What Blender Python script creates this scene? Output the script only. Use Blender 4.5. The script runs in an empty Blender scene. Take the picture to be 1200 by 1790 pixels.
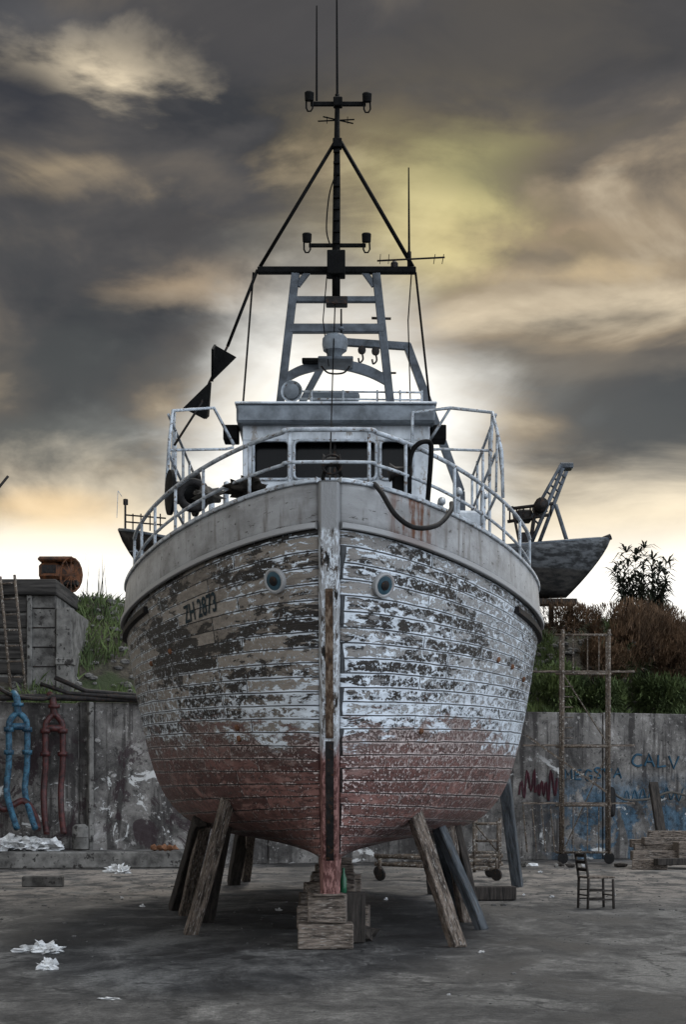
import bpy, math, random, bmesh
from mathutils import Vector, Matrix, noise as mnoise
random.seed(7)
sc=bpy.context.scene
F=3000.0; CH=1.6
def S(px,py,D): return Vector(((px-600)/F*D, D, CH+(1400-py)/F*D))
def G(px,py):
    D=CH*F/(py-1400.0); return Vector(((px-600)/F*D,D,0))
# ------------------------------------------------------------------ materials
class NT:
    def __init__(s,name,world=False):
        if world: s.nt=world.node_tree
        else:
            s.m=bpy.data.materials.new(name); s.m.use_nodes=True; s.nt=s.m.node_tree
        s.nt.nodes.clear()
    def n(s,t,**k):
        nd=s.nt.nodes.new(t)
        for a,b in k.items(): setattr(nd,a,b)
        return nd
    def l(s,a,b): s.nt.links.new(a,b)
    def put(s,inp,v):
        if hasattr(v,'is_output') : s.l(v,inp)
        else:
            if inp.type=='RGBA' and len(v)==3: v=(*v,1)
            inp.default_value=v
    def coord(s,w='Object'): return s.n('ShaderNodeTexCoord').outputs[w]
    def map(s,vec,scale=(1,1,1),loc=(0,0,0),rot=(0,0,0)):
        m=s.n('ShaderNodeMapping'); s.l(vec,m.inputs[0]); m.inputs['Scale'].default_value=scale; m.inputs['Location'].default_value=loc; m.inputs['Rotation'].default_value=rot
        return m.outputs[0]
    def noise(s,vec,scale,detail=4,rough=.55,dist=0,out='Fac'):
        m=s.n('ShaderNodeTexNoise'); s.l(vec,m.inputs['Vector'])
        m.inputs['Scale'].default_value=scale;m.inputs['Detail'].default_value=detail;m.inputs['Roughness'].default_value=rough;m.inputs['Distortion'].default_value=dist
        return m.outputs[out]
    def vor(s,vec,scale,feat='F1',out='Distance'):
        m=s.n('ShaderNodeTexVoronoi',feature=feat); s.l(vec,m.inputs['Vector']); m.inputs['Scale'].default_value=scale
        return m.outputs[out]
    def math(s,op,a,b=0.0,clamp=False):
        m=s.n('ShaderNodeMath',operation=op,use_clamp=clamp); s.put(m.inputs[0],a); s.put(m.inputs[1],b); return m.outputs[0]
    def vm(s,op,a,b=(0,0,0),out='Vector'):
        m=s.n('ShaderNodeVectorMath',operation=op); s.put(m.inputs[0],a)
        if op=='SCALE': s.put(m.inputs[3],b)
        else: s.put(m.inputs[1],b)
        return m.outputs[out]
    def ss(s,v,a,b,lo=0.0,hi=1.0,kind='SMOOTHSTEP'):
        m=s.n('ShaderNodeMapRange',interpolation_type=kind); s.put(m.inputs[0],v)
        m.inputs[1].default_value=a;m.inputs[2].default_value=b;m.inputs[3].default_value=lo;m.inputs[4].default_value=hi
        return m.outputs[0]
    def ramp(s,f,st):
        r=s.n('ShaderNodeValToRGB'); s.l(f,r.inputs[0]); e=r.color_ramp.elements
        while len(e)<len(st): e.new(.5)
        for i,(p,c) in enumerate(st): e[i].position=p; e[i].color=(*c,1) if len(c)==3 else c
        return r.outputs[0]
    def mix(s,f,a,b,mode='MIX'):
        m=s.n('ShaderNodeMix',data_type='RGBA',blend_type=mode); s.put(m.inputs[0],f); s.put(m.inputs[6],a); s.put(m.inputs[7],b); return m.outputs[2]
    def sep(s,v):
        m=s.n('ShaderNodeSeparateXYZ'); s.l(v,m.inputs[0]); return m.outputs
    def bsdf(s,col,rough=.8,bump=None,bs=.5,bd=.02,metal=0,spec=.3):
        b=s.n('ShaderNodeBsdfPrincipled'); s.put(b.inputs['Base Color'],col); s.put(b.inputs['Roughness'],rough); s.put(b.inputs['Metallic'],metal)
        b.inputs['Specular IOR Level'].default_value=spec
        if bump is not None:
            bp=s.n('ShaderNodeBump'); bp.inputs['Strength'].default_value=bs; bp.inputs['Distance'].default_value=bd; s.l(bump,bp.inputs['Height']); s.l(bp.outputs[0],b.inputs['Normal'])
        o=s.n('ShaderNodeOutputMaterial'); s.l(b.outputs[0],o.inputs[0]); return s.m
def gen(name,c1,c2,scale=4,rough=.8,stretch=(1,1,1),bump=.4,spots=None,metal=0,lo=.35,hi=.65,spec=.3):
    t=NT(name); v=t.map(t.coord(),stretch); n=t.noise(v,scale,8,.65)
    col=t.ramp(n,[(lo,c1),(hi,c2)])
    if spots:
        n2=t.noise(v,scale*2.7,6,.7); col=t.mix(t.ss(n2,.56,.62),col,spots)
    return t.bsdf(col,rough,n,bump,.02,metal,spec)
M={}
M['white']=gen('old_white_paint',(.30,.32,.34),(.66,.70,.74),3,.4,(1,1,.5),.2,(.30,.28,.26))
M['greyp']=gen('grey_blue_paint',(.030,.035,.040),(.105,.12,.14),4,.4,(1,1,1),.2,spec=.2)
M['rail']=gen('rail_paint',(.20,.22,.24),(.50,.54,.58),8,.4,(1,1,1),.2,(.10,.065,.04))
M['black']=gen('black_paint',(.002,.002,.002),(.006,.006,.006),8,.7,spec=.08)
M['dark']=gen('dark_metal',(.006,.006,.006),(.024,.021,.02),8,.6,spots=(.05,.026,.015),spec=.15)
M['rust']=gen('rusty_steel',(.07,.03,.015),(.22,.10,.05),10,.8)
M['scaf']=gen('scaffold_rust',(.025,.018,.014),(.12,.09,.065),9,.7,spots=(.32,.30,.27))
M['timber']=gen('old_timber',(.022,.016,.012),(.18,.14,.11),6,.85,(6,6,.7),.9,(.32,.29,.26),lo=.40,hi=.62)
M['timberx']=gen('old_timber_block',(.030,.023,.018),(.20,.16,.13),6,.85,(.7,6,6),.9,(.28,.25,.22),lo=.40,hi=.62)
M['timberd']=gen('dark_timber',(.008,.007,.006),(.055,.045,.038),5,.9,(6,6,.7),.8)
M['timberb']=gen('blue_timber',(.020,.023,.026),(.10,.11,.12),5,.8,(5,5,.6),.8,(.05,.04,.03))
M['blue']=gen('blue_pipe_paint',(.008,.028,.05),(.035,.11,.165),7,.5,spots=(.010,.012,.014),lo=.4,hi=.6)
M['redp']=gen('red_pipe_paint',(.018,.006,.006),(.07,.017,.015),7,.5,spots=(.010,.008,.007),lo=.4,hi=.6)
M['orange']=gen('orange_paint',(.022,.010,.005),(.12,.042,.014),5,.6,spots=(.012,.008,.006),lo=.4,hi=.6)
M['rubber']=gen('rubber',(.006,.006,.006),(.02,.018,.017),12,.7,spec=.15)
M['scrap']=gen('plastic_scrap',(.40,.40,.40),(.75,.75,.74),6,.6)
M['glassg']=gen('green_bottle_glass',(.01,.06,.03),(.02,.10,.05),3,.15)
M['rope']=gen('rope',(.04,.036,.032),(.10,.09,.075),30,.9)
M['conc']=gen('concrete',(.04,.037,.034),(.19,.18,.165),2.2,.9,(1,1,1),.8,(.025,.022,.02))
M['gravel']=gen('gravel_stone',(.04,.038,.036),(.13,.125,.12),2.2,.9)
M['hawse']=gen('hawse_blue',(.015,.04,.055),(.04,.085,.11),9,.4)
M['glass']=gen('dark_window',(.002,.002,.0025),(.006,.006,.006),2,.15,bump=0,spec=.12)
M['cloth']=gen('dark_cloth',(.005,.0045,.004),(.028,.024,.02),9,.95,bump=1,spec=.05)
M['grass']=gen('grass_blades',(.014,.028,.009),(.14,.18,.06),1.2,.8,bump=0,lo=.3,hi=.7)
M['reed']=gen('reed_leaves',(.005,.008,.004),(.022,.026,.013),2,.8,bump=0)
M['brush']=gen('dry_brush',(.035,.021,.012),(.19,.115,.066),1.2,.9,bump=0)
M['reg']=gen('reg_blue_paint',(.003,.011,.016),(.010,.028,.036),14,.6)
def soil():
    t=NT('hill_soil'); v=t.coord(); n=t.noise(v,.5,8,.6); n2=t.noise(v,4,8,.7)
    c=t.ramp(n2,[(.35,(.02,.016,.012)),(.6,(.09,.075,.055)),(.75,(.24,.22,.19))])
    c=t.mix(t.ss(n,.42,.55),c,(.03,.042,.015)); return t.bsdf(c,.95,n2,1,.15)
M['soil']=soil()
def ground():
    t=NT('yard_ground'); v=t.coord()
    big=t.noise(t.map(v,(.5,.25,1)),.8,8,.65,.6); mid=t.noise(t.map(v,(1,.5,1)),1.5,11,.75,.5); fine=t.noise(v,48,5,.8); grit=t.noise(v,14,6,.75)
    c=t.ramp(mid,[(.36,(.012,.0115,.0115)),(.46,(.034,.033,.032)),(.55,(.072,.069,.066)),(.66,(.17,.165,.155))])
    c=t.mix(t.ss(big,.52,.62,0,.7),c,(.17,.165,.155)); c=t.mix(t.math('MULTIPLY',t.ss(big,.48,.40),.85),c,(.013,.0125,.0125))
    x,yy,z=t.sep(v)
    dust=t.math('MULTIPLY',t.math('MULTIPLY',t.ss(yy,24,32),t.ss(yy,60,40)),t.ss(mid,.44,.56)); c=t.mix(t.math('MULTIPLY',dust,.7),c,(.22,.19,.165))
    c=t.mix(.8,c,t.ramp(fine,[(.35,(.3,.3,.3)),(.65,(1.7,1.7,1.7))]),'MULTIPLY'); c=t.mix(.6,c,t.ramp(grit,[(.38,(.35,.35,.35)),(.62,(1.6,1.6,1.6))]),'MULTIPLY')
    st=t.noise(v,1.3,7,.65); c=t.mix(t.ss(st,.58,.66,0,.8),c,(.010,.009,.009))
    # shade under the hull, painted into the ground colour along the keel line
    ox=t.math('ABSOLUTE',t.math('ADD',x,.15)); hull_shade=t.math('MULTIPLY',t.math('MULTIPLY',t.ss(ox,2.6,.8),t.ss(yy,18.2,20.5)),t.ss(st,.36,.52,.3,1)); c=t.mix(t.math('MULTIPLY',hull_shade,.8),c,(.010,.009,.009))
    cr=t.vor(t.vm('ADD',v,t.vm('SCALE',t.noise(v,1.5,5,.6,out='Color'),.9)),.33,'DISTANCE_TO_EDGE'); c=t.mix(t.ss(cr,.010,.003,0,.8),c,(.008,.008,.008))
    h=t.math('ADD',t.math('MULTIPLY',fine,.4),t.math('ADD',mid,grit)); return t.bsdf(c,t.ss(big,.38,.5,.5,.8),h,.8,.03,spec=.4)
M['ground']=ground()
def wallm():
    t=NT('wall_concrete'); v=t.coord(); n=t.noise(v,.8,10,.7,.5); st=t.noise(t.map(v,(3,3,.22)),1.4,7,.65); f=t.noise(v,6,9,.75)
    c=t.ramp(n,[(.36,(.028,.025,.023)),(.47,(.085,.078,.072)),(.60,(.19,.175,.16)),(.70,(.36,.34,.32))])
    c=t.mix(t.ss(st,.49,.60,0,.85),c,(.03,.026,.024)); c=t.mix(t.ss(f,.58,.64,0,.8),c,(.32,.30,.28)); c=t.mix(t.ss(f,.44,.38,0,.8),c,(.022,.02,.018))
    x,y,z=t.sep(v)
    n2=t.noise(v,1.0,8,.7,1.0); n3=t.noise(t.map(v,loc=(7,3,1)),.9,7,.7,1.2)
    low=t.ss(z,3.1,2.3)
    bl=t.math('MULTIPLY',t.math('MULTIPLY',t.ss(n2,.47,.52),t.ss(x,5.0,6.6)),t.ss(z,2.5,1.7)); c=t.mix(t.math('MULTIPLY',bl,.8),c,t.mix(t.ss(f,.4,.6),(.010,.028,.045),(.045,.10,.15)))
    rd=t.math('MULTIPLY',t.ss(n3,.51,.55),t.math('MULTIPLY',t.ss(z,3.3,2.9),t.ss(x,-2,-4))); c=t.mix(t.math('MULTIPLY',rd,.8),c,(.024,.013,.015))
    wh=t.math('MULTIPLY',t.ss(n3,.41,.37),low); c=t.mix(t.math('MULTIPLY',wh,.85),c,(.52,.51,.49))
    return t.bsdf(c,.9,f,.9,.05)
M['wall']=wallm()
def hullm(reg):
    t=NT('weathered_hull_planks'); uv=t.coord('UV'); ob=t.coord('Object')
    wob=t.noise(uv,2.2,3,.5,out='Color'); uvw=t.vm('ADD',uv,t.vm('SCALE',t.vm('SUBTRACT',wob,(.5,.5,.5)),.03))
    def brick(mort,sm):
        b=t.n('ShaderNodeTexBrick'); t.l(uvw,b.inputs['Vector']); b.offset=.37; b.offset_frequency=3; b.squash=1
        b.inputs['Scale'].default_value=1; b.inputs['Brick Width'].default_value=1.3; b.inputs['Row Height'].default_value=.158
        b.inputs['Mortar Size'].default_value=mort; b.inputs['Mortar Smooth'].default_value=sm
        b.inputs['Color1'].default_value=(0,0,0,1); b.inputs['Color2'].default_value=(1,1,1,1); b.inputs['Mortar'].default_value=(.5,.5,.5,1); return b
    b=brick(.008,.25); b2=brick(.032,.9)
    tone=b.outputs['Color']; mort=b.outputs['Fac']; edge=b2.outputs['Fac']
    x,y,z=t.sep(ob)
    st=t.map(uv,(1,2.2,1))
    big=t.noise(t.map(uv,(.55,1.0,1)),.9,5,.55,.5); mid=t.noise(st,2.6,10,.72,.3); fl=t.noise(t.map(uv,(1,1.5,1),loc=(3,1,0)),9,9,.72,.5); chip=t.noise(t.map(uv,(2.4,1.2,1),loc=(9,5,0)),18,6,.68,.4)
    grain=t.noise(t.map(uv,(1,22,1)),5,5,.65)
    wood=t.ramp(grain,[(.35,(.004,.0035,.003)),(.65,(.040,.032,.026))])
    tan=t.mix(.5,t.ramp(fl,[(.34,(.065,.052,.041)),(.62,(.37,.32,.265))]),t.mix(tone,(.075,.060,.050),(.38,.335,.29)))
    tan=t.mix(t.ss(x,-.6,.9,0,.65),tan,t.mix(.6,tan,(.38,.41,.44)))
    dr=t.vm('DISTANCE',ob,tuple(reg),out='Value')
    rg=t.math('MULTIPLY',t.ss(dr,.70,.25),.10)
    m1=t.math('ADD',rg,t.math('ADD',t.math('ADD',t.math('MULTIPLY',mid,.62),t.math('MULTIPLY',big,.5)),t.math('MULTIPLY',t.math('SUBTRACT',tone,.5),.11)))
    c=t.mix(t.ss(m1,.545,.562),wood,tan)
    side=t.ss(x,-1.2,.7,0,.055)
    wl=t.math('MULTIPLY',t.ss(z,3.3,2.5),t.ss(z,1.8,2.3)); wlr=t.math('MULTIPLY',wl,.07)
    e1=t.math('MULTIPLY',edge,.14)
    w=t.math('SUBTRACT',t.math('ADD',t.math('ADD',t.math('ADD',fl,side),wlr),t.math('ADD',e1,t.math('MULTIPLY',t.math('SUBTRACT',big,.5),.3))),rg)
    wm=t.ss(w,.600,.616)
    w2=t.math('SUBTRACT',t.math('ADD',chip,t.math('ADD',t.math('MULTIPLY',t.math('SUBTRACT',fl,.5),.5),t.math('ADD',side,t.math('ADD',wlr,t.math('MULTIPLY',e1,.9))))),rg)
    wm=t.math('MAXIMUM',wm,t.ss(w2,.625,.645))
    whitec=t.ramp(mid,[(.35,(.44,.47,.50)),(.60,(.80,.86,.92))])
    c=t.mix(wm,c,whitec)
    c=t.mix(t.math('MULTIPLY',mort,.92),c,(.005,.004,.004))
    zz=t.math('ADD',z,t.math('ADD',t.math('MULTIPLY',t.math('SUBTRACT',mid,.5),1.8),t.math('MULTIPLY',t.math('SUBTRACT',big,.5),1.2)))
    rm=t.ss(zz,2.42,2.32)
    red=t.mix(tone,(.065,.024,.020),(.23,.11,.092)); red=t.mix(t.ss(fl,.44,.58,0,.75),red,(.052,.024,.021)); red=t.mix(t.ss(w2,.64,.66),red,(.60,.50,.47))
    red=t.mix(t.ss(mid,.54,.60,0,.65),red,(.36,.20,.17)); red=t.mix(t.ss(zz,2.0,2.3,0,.5),red,(.13,.10,.09))
    red=t.mix(t.math('MULTIPLY',mort,.96),red,(.005,.003,.003))
    c=t.mix(rm,c,red)
    h=t.math('SUBTRACT',t.math('ADD',t.math('ADD',t.math('MULTIPLY',wm,.35),t.math('MULTIPLY',mid,.6)),t.math('MULTIPLY',tone,.3)),t.math('MULTIPLY',mort,1.4))
    return t.bsdf(c,t.mix(wm,(.50,)*3,(.33,)*3),h,1.0,.025,spec=.5)
def bulw():
    t=NT('bulwark_paint'); uv=t.coord('UV'); ob=t.coord(); n=t.noise(uv,2.2,8,.65); dr=t.noise(t.map(uv,(9,.8,1)),1.3,6,.6); f=t.noise(t.map(uv,(1,1.5,1)),11,6,.7)
    c=t.ramp(n,[(.33,(.17,.165,.16)),(.6,(.37,.37,.37))]); c=t.mix(t.ss(dr,.52,.70,0,.65),c,(.11,.09,.075)); c=t.mix(t.ss(f,.60,.64,0,.85),c,(.05,.042,.036))
    x,y,z=t.sep(ob)
    r=t.math('MULTIPLY',t.math('MULTIPLY',t.ss(x,.42,.60),t.ss(x,1.05,.86)),t.ss(t.math('ADD',t.math('MULTIPLY',dr,.8),t.math('MULTIPLY',n,.7)),.68,.84)); c=t.mix(r,c,(.12,.045,.02))
    return t.bsdf(c,.45,f,.4,.01,spec=.4)
M['bulw']=bulw()
def stemm():
    t=NT('stem_post_paint'); v=t.coord(); x,y,z=t.sep(v); n=t.noise(t.map(v,(5,5,1)),2.5,8,.7,.4); f=t.noise(t.map(v,(4,4,1)),7,8,.75)
    c=t.mix(t.ss(n,.46,.50),(.09,.07,.055),(.34,.34,.34)); c=t.mix(t.ss(f,.50,.54),c,(.66,.70,.74)); c=t.mix(t.ss(n,.44,.40),c,(.010,.009,.008))
    red=t.mix(t.ss(f,.45,.6),(.09,.034,.029),(.33,.175,.155)); c=t.mix(t.ss(t.math('ADD',z,t.math('MULTIPLY',n,.6)),2.6,2.3),c,red)
    c=t.mix(t.ss(z,4.30,4.36),c,(.30,.30,.30))
    return t.bsdf(c,.6,f,.9,.02)
M['stem']=stemm()
def building():
    t=NT('shed_board'); v=t.coord(); n=t.noise(t.map(v,(.4,.4,5)),2,6,.6); c=t.ramp(n,[(.35,(.008,.007,.006)),(.65,(.06,.054,.049))]); return t.bsdf(c,.9,n,.6,.05)
M['boards']=building()
# ------------------------------------------------------------------ mesh helpers
def empty(name,loc=(0,0,0)):
    e=bpy.data.objects.new(name,None); e.location=loc; e.empty_display_size=.3; sc.collection.objects.link(e); return e
def par(o,p):
    if p: o.parent=p; o.matrix_parent_inverse=Matrix.Translation(-Vector(p.location))
def mesh(name,vs,fs,mat,parent=None,smooth=False,uvs=None):
    me=bpy.data.meshes.new(name); me.from_pydata([tuple(v) for v in vs],[],fs); me.materials.append(M[mat] if isinstance(mat,str) else mat)
    if uvs:
        ul=me.uv_layers.new(name='UVMap')
        for lp in me.loops: ul.data[lp.index].uv=uvs[lp.vertex_index]
    if smooth:
        for p in me.polygons: p.use_smooth=True
    me.update(); o=bpy.data.objects.new(name,me); sc.collection.objects.link(o); par(o,parent); return o
def bev(o,w=.01,seg=1):
    m=o.modifiers.new('b','BEVEL'); m.width=w; m.segments=seg; m.limit_method='ANGLE'; return o
BF=[(0,3,2,1),(4,5,6,7),(0,1,5,4),(1,2,6,5),(2,3,7,6),(3,0,4,7)]
def box(name,c,s,mat,parent=None,rot=0,b=.01,tilt=None):
    vs=[]
    R=Matrix.Rotation(rot,3,'Z')
    if tilt: R=R@Matrix.Rotation(tilt[0],3,'X')@Matrix.Rotation(tilt[1],3,'Y')
    for z in(-1,1):
        for x,y in((-1,-1),(1,-1),(1,1),(-1,1)):
            vs.append(Vector(c)+R@Vector((x*s[0]/2,y*s[1]/2,z*s[2]/2)))
    o=mesh(name,vs,BF,mat,parent)
    if b: bev(o,b)
    return o
def beam(name,p,q,w,h,mat,parent=None,b=.008,tw=0,sub=0,wob=0):
    p=Vector(p);q=Vector(q); L=(q-p).length; n=max(1,sub)
    vs=[];fs=[]
    for i in range(n+1):
        z=L*i/n
        ox,oy=(random.uniform(-wob,wob),random.uniform(-wob,wob)) if wob else (0,0)
        for x,y in((-1,-1),(1,-1),(1,1),(-1,1)): vs.append((x*w/2+ox+random.uniform(-wob,wob)*.4,y*h/2+oy+random.uniform(-wob,wob)*.4,z))
    for i in range(n):
        for k in range(4): a=i*4+k;c=i*4+(k+1)%4; fs.append((a,c,c+4,a+4))
    fs.append((3,2,1,0)); e=n*4; fs.append((e,e+1,e+2,e+3))
    o=mesh(name,vs,fs,mat,None)
    Rq=(q-p).to_track_quat('Z','Y').to_matrix().to_4x4()
    o.matrix_world=Matrix.Translation(p)@Rq@Matrix.Rotation(tw,4,'Z')
    if parent:
        o.parent=parent; o.matrix_parent_inverse=Matrix.Translation(-Vector(parent.location))
    if b: bev(o,b)
    return o
def tube(name,pts,r,mat,parent=None,seg=8,closed=False):
    pts=[Vector(p) for p in pts]; n=len(pts); vs=[];fs=[]
    rr=r if isinstance(r,(list,tuple)) else [r]*n
    up=None
    for i,p in enumerate(pts):
        a=pts[(i-1)%n] if (closed or i>0) else p; b=pts[(i+1)%n] if (closed or i<n-1) else p
        t=(b-a).normalized()
        if up is None: up=t.orthogonal().normalized()
        up=(up-t*up.dot(t)); up=up.normalized() if up.length>1e-6 else t.orthogonal().normalized()
        s=t.cross(up)
        for k in range(seg):
            an=2*math.pi*k/seg; vs.append(p+(up*math.cos(an)+s*math.sin(an))*rr[i])
    m=n if closed else n-1
    for i in range(m):
        j=(i+1)%n
        for k in range(seg): fs.append((i*seg+k,i*seg+(k+1)%seg,j*seg+(k+1)%seg,j*seg+k))
    if not closed: fs.append(tuple(range(seg-1,-1,-1))); fs.append(tuple((n-1)*seg+k for k in range(seg)))
    return mesh(name,vs,fs,mat,parent,True if seg>5 else False)
def lathe(name,prof,axis_p,axis_d,mat,parent=None,seg=20):
    d=Vector(axis_d).normalized(); u=d.orthogonal().normalized(); w=d.cross(u); vs=[];fs=[]
    for (r,h) in prof:
        for k in range(seg):
            an=2*math.pi*k/seg; vs.append(Vector(axis_p)+d*h+(u*math.cos(an)+w*math.sin(an))*r)
    for i in range(len(prof)-1):
        for k in range(seg): fs.append((i*seg+k,i*seg+(k+1)%seg,(i+1)*seg+(k+1)%seg,(i+1)*seg+k))
    fs.append(tuple(range(seg-1,-1,-1))); fs.append(tuple((len(prof)-1)*seg+k for k in range(seg)))
    o=mesh(name,vs,fs,mat,parent,True)
    m=o.modifiers.new('e','EDGE_SPLIT'); m.split_angle=math.radians(40); return o
def smoothpts(pts,n=8):
    P=[Vector(p) for p in pts]; P=[P[0]]+P+[P[-1]]; out=[]
    for i in range(1,len(P)-2):
        for k in range(n):
            t=k/n; a,b,c,d=P[i-1:i+3]
            out.append(.5*((2*b)+(c-a)*t+(2*a-5*b+4*c-d)*t*t+(3*b-a-3*c+d)*t**3))
    out.append(P[-2]); return out
def lump(name,c,r,mat,parent=None,sub=3,rough=.35,fr=1.6,flat=False):
    bm=bmesh.new(); bmesh.ops.create_icosphere(bm,subdivisions=sub,radius=1)
    sd=Vector((random.random()*50,random.random()*50,0))
    for v in bm.verts:
        k=1+rough*2*mnoise.noise(v.co*fr+sd)+rough*mnoise.noise(v.co*fr*3+sd); v.co=Vector((v.co.x*r[0]*k,v.co.y*r[1]*k,v.co.z*r[2]*k))+Vector(c)
    me=bpy.data.meshes.new(name); bm.to_mesh(me); bm.free(); me.materials.append(M[mat])
    if not flat:
        for p in me.polygons: p.use_smooth=True
    o=bpy.data.objects.new(name,me); sc.collection.objects.link(o); par(o,parent); return o
# ------------------------------------------------------------------ HULL
XC=-.140
MID=[(0,.11,.95),(.06,.84,1.05),(.12,1.46,1.14),(.18,2.0,1.31),(.24,2.30,1.60),(.31,2.48,2.0),(.46,2.61,2.65),(.67,2.68,3.33),(.89,2.70,3.85),(1.0,2.64,4.30)]
def mid(v):
    n=len(MID)
    for i in range(n-1):
        if v<=MID[i+1][0] or i==n-2:
            x0,x1=MID[i][0],MID[i+1][0]; t=(v-x0)/(x1-x0); out=[]
            for k in(1,2):
                def sl(j):
                    if j<=0: return (MID[1][k]-MID[0][k])/(MID[1][0]-MID[0][0])
                    if j>=n-1: return (MID[-1][k]-MID[-2][k])/(MID[-1][0]-MID[-2][0])
                    return (MID[j+1][k]-MID[j-1][k])/(MID[j+1][0]-MID[j-1][0])
                h=x1-x0;m0=sl(i)*h;m1=sl(i+1)*h;p0=MID[i][k];p1=MID[i+1][k]
                out.append((2*t**3-3*t*t+1)*p0+(t**3-2*t*t+t)*m0+(-2*t**3+3*t*t)*p1+(t**3-t*t)*m1)
            return out
LEN=14.0
def stem(v):
    k=v**6; zs=.97+3.82*(v**1.2*(1-k)+v**.9*k); return zs,18.45-1.25*((zs-.97)/3.82)**.8
def hull(v,a,side,off=0):
    zs,Ys=stem(v); bm,zm=mid(v)
    L=6.2-1.2*v; t=min(max(a/L,0),1); e=.76-.14*v**.8
    Fv=(1-(1-t)**1.4)**e if t<1 else 1; Gv=t**.75
    b=.11+(bm-.11)*Fv; z=zs+(zm-zs)*Gv
    if a>8:
        q=(a-8)/6; b=.11+(b-.11)*(1-.32*q*q*(1+(1-v))); z+=q*q*(.9*(1-v)**1.5+.30*v)
    return Vector((XC+side*b,Ys+a,z))
def hn(v,a,side):
    e=.004; p=hull(v,a,side); va=hull(min(v+e,1),a,side)-hull(max(v-e,0),a,side); aa=hull(v,a+.02,side)-hull(v,max(a-.02,0),side)
    n=va.cross(aa).normalized()
    if n.x*side<0: n=-n
    return n
_c=[]
for i in range(0,101):
    for j in range(0,221):
        v=i/100;a=11*(j/220)**1.7
        for s_ in(-1,1):
            p=hull(v,a,s_); _c.append((600+p.x/p.y*F,1400-(p.z-CH)/p.y*F,p.y,v,a,s_))
def onhull(px,py):
    side=-1 if px<580 else 1
    c=[q for q in _c if q[5]==side and abs(q[0]-px)<5 and abs(q[1]-py)<5]
    if not c: c=[min(_c,key=lambda q:(q[0]-px)**2+(q[1]-py)**2)]
    m=min(q[2] for q in c); c=[q for q in c if q[2]<m+.8]; q=min(c,key=lambda q:(q[0]-px)**2+(q[1]-py)**2)
    return hull(q[3],q[4],q[5]),hn(q[3],q[4],q[5]),q[3],q[4],q[5]
M['hull']=hullm(onhull(350,1062)[0])
boat=empty('fishing_boat',(XC,22,0.6))
VB=.895
def patch(name,v0,v1,nv,mat,out=0):
    NA=90; vs=[];fs=[];uv=[]
    for s_ in(-1,1):
        base=len(vs)
        for i in range(nv+1):
            v=v0+(v1-v0)*i/nv
            for j in range(NA+1):
                a=LEN*(j/NA)**1.9
                p=hull(v,a,s_)
                if out: p=p+hn(min(v,.995),max(a,.03),s_)*out*min(1,a/.1+.2)
                vs.append(p); uv.append(((a if s_>0 else 31.3+a),v*4.45+ (0 if s_>0 else 10)))
        for i in range(nv):
            for j in range(NA):
                q=[base+i*(NA+1)+j,base+i*(NA+1)+j+1,base+(i+1)*(NA+1)+j+1,base+(i+1)*(NA+1)+j]
                fs.append(tuple(q if s_>0 else q[::-1]))
    o=mesh(name,vs,fs,mat,boat,True,uv)
    m=o.modifiers.new('s','SOLIDIFY'); m.thickness=.05; m.offset=-1; return o
patch('hull_planking',0,VB,60,'hull'); patch('bulwark',VB,1,6,'bulw',.025)
def sweep(name,v,w,h,mat,out=0,up=0,amax=LEN,amin=0):
    for s_ in(-1,1):
        vs=[];fs=[];N=80
        for j in range(N+1):
            a=amin+(amax-amin)*(j/N)**1.9; p=hull(v,a,s_); n=hn(min(v,.99),max(a,.03),s_); n.z=0; n.normalize()
            o=p+n*out+Vector((0,0,up))
            for (x,z) in((-w/2,-h/2),(w/2,-h/2),(w/2,h/2),(-w/2,h/2)): vs.append(o+n*x+Vector((0,0,z)))
        for j in range(N):
            for k in range(4): fs.append((j*4+k,j*4+(k+1)%4,j*4+4+(k+1)%4,j*4+4+k))
        fs.append((0,1,2,3)); e=N*4; fs.append((e+3,e+2,e+1,e))
        bev(mesh(name,vs,fs,mat,boat),.008)
sweep('cap_rail',1,.14,.045,'rail',-.02,.02)
sweep('rub_rail',VB,.05,.06,'bulw',.045,0)
sweep('lower_rub_rail',.845,.07,.07,'dark',.02,0,LEN,3.0)
vs=[];nv=30
for i in range(nv+1): vs.append(hull(i/nv,LEN,-1))
for i in range(nv,-1,-1): vs.append(hull(i/nv,LEN,1))
mesh('transom',vs,[tuple(range(len(vs)))],'bulw',boat)
vs=[];fs=[]
for j in range(41):
    a=.1+13.8*j/40
    for s_ in(-1,1): p=hull(.87,a,s_,0); p.x-=s_*.07; vs.append(p)
for j in range(40): fs.append((2*j,2*j+1,2*j+3,2*j+2))
mesh('deck',vs,fs,'greyp',boat)
box('keel',(XC,18.5+6.6,.79),(.215,13.2,.38),'stem',boat)
vs=[];fs=[];N=40
for i in range(N+1):
    v=i/N; zs,Ys=stem(v); w=.12+.02*v
    vs+= [Vector((XC-w,Ys+.1,zs)),Vector((XC-w*.62,Ys-.10,zs)),Vector((XC+w*.62,Ys-.10,zs)),Vector((XC+w,Ys+.1,zs))]
foot=[Vector((XC-.11,18.56,.6)),Vector((XC-.07,18.42,.6)),Vector((XC+.07,18.42,.6)),Vector((XC+.11,18.56,.6))]
vs=foot+vs
for i in range(N+1):
    for k in range(4): fs.append((i*4+k,i*4+4+k,i*4+4+(k+1)%4,i*4+(k+1)%4))
fs.append((3,2,1,0)); e=(N+1)*4; fs.append((e,e+1,e+2,e+3))
bev(mesh('stem_post',vs,fs,'stem',boat),.01)
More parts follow.
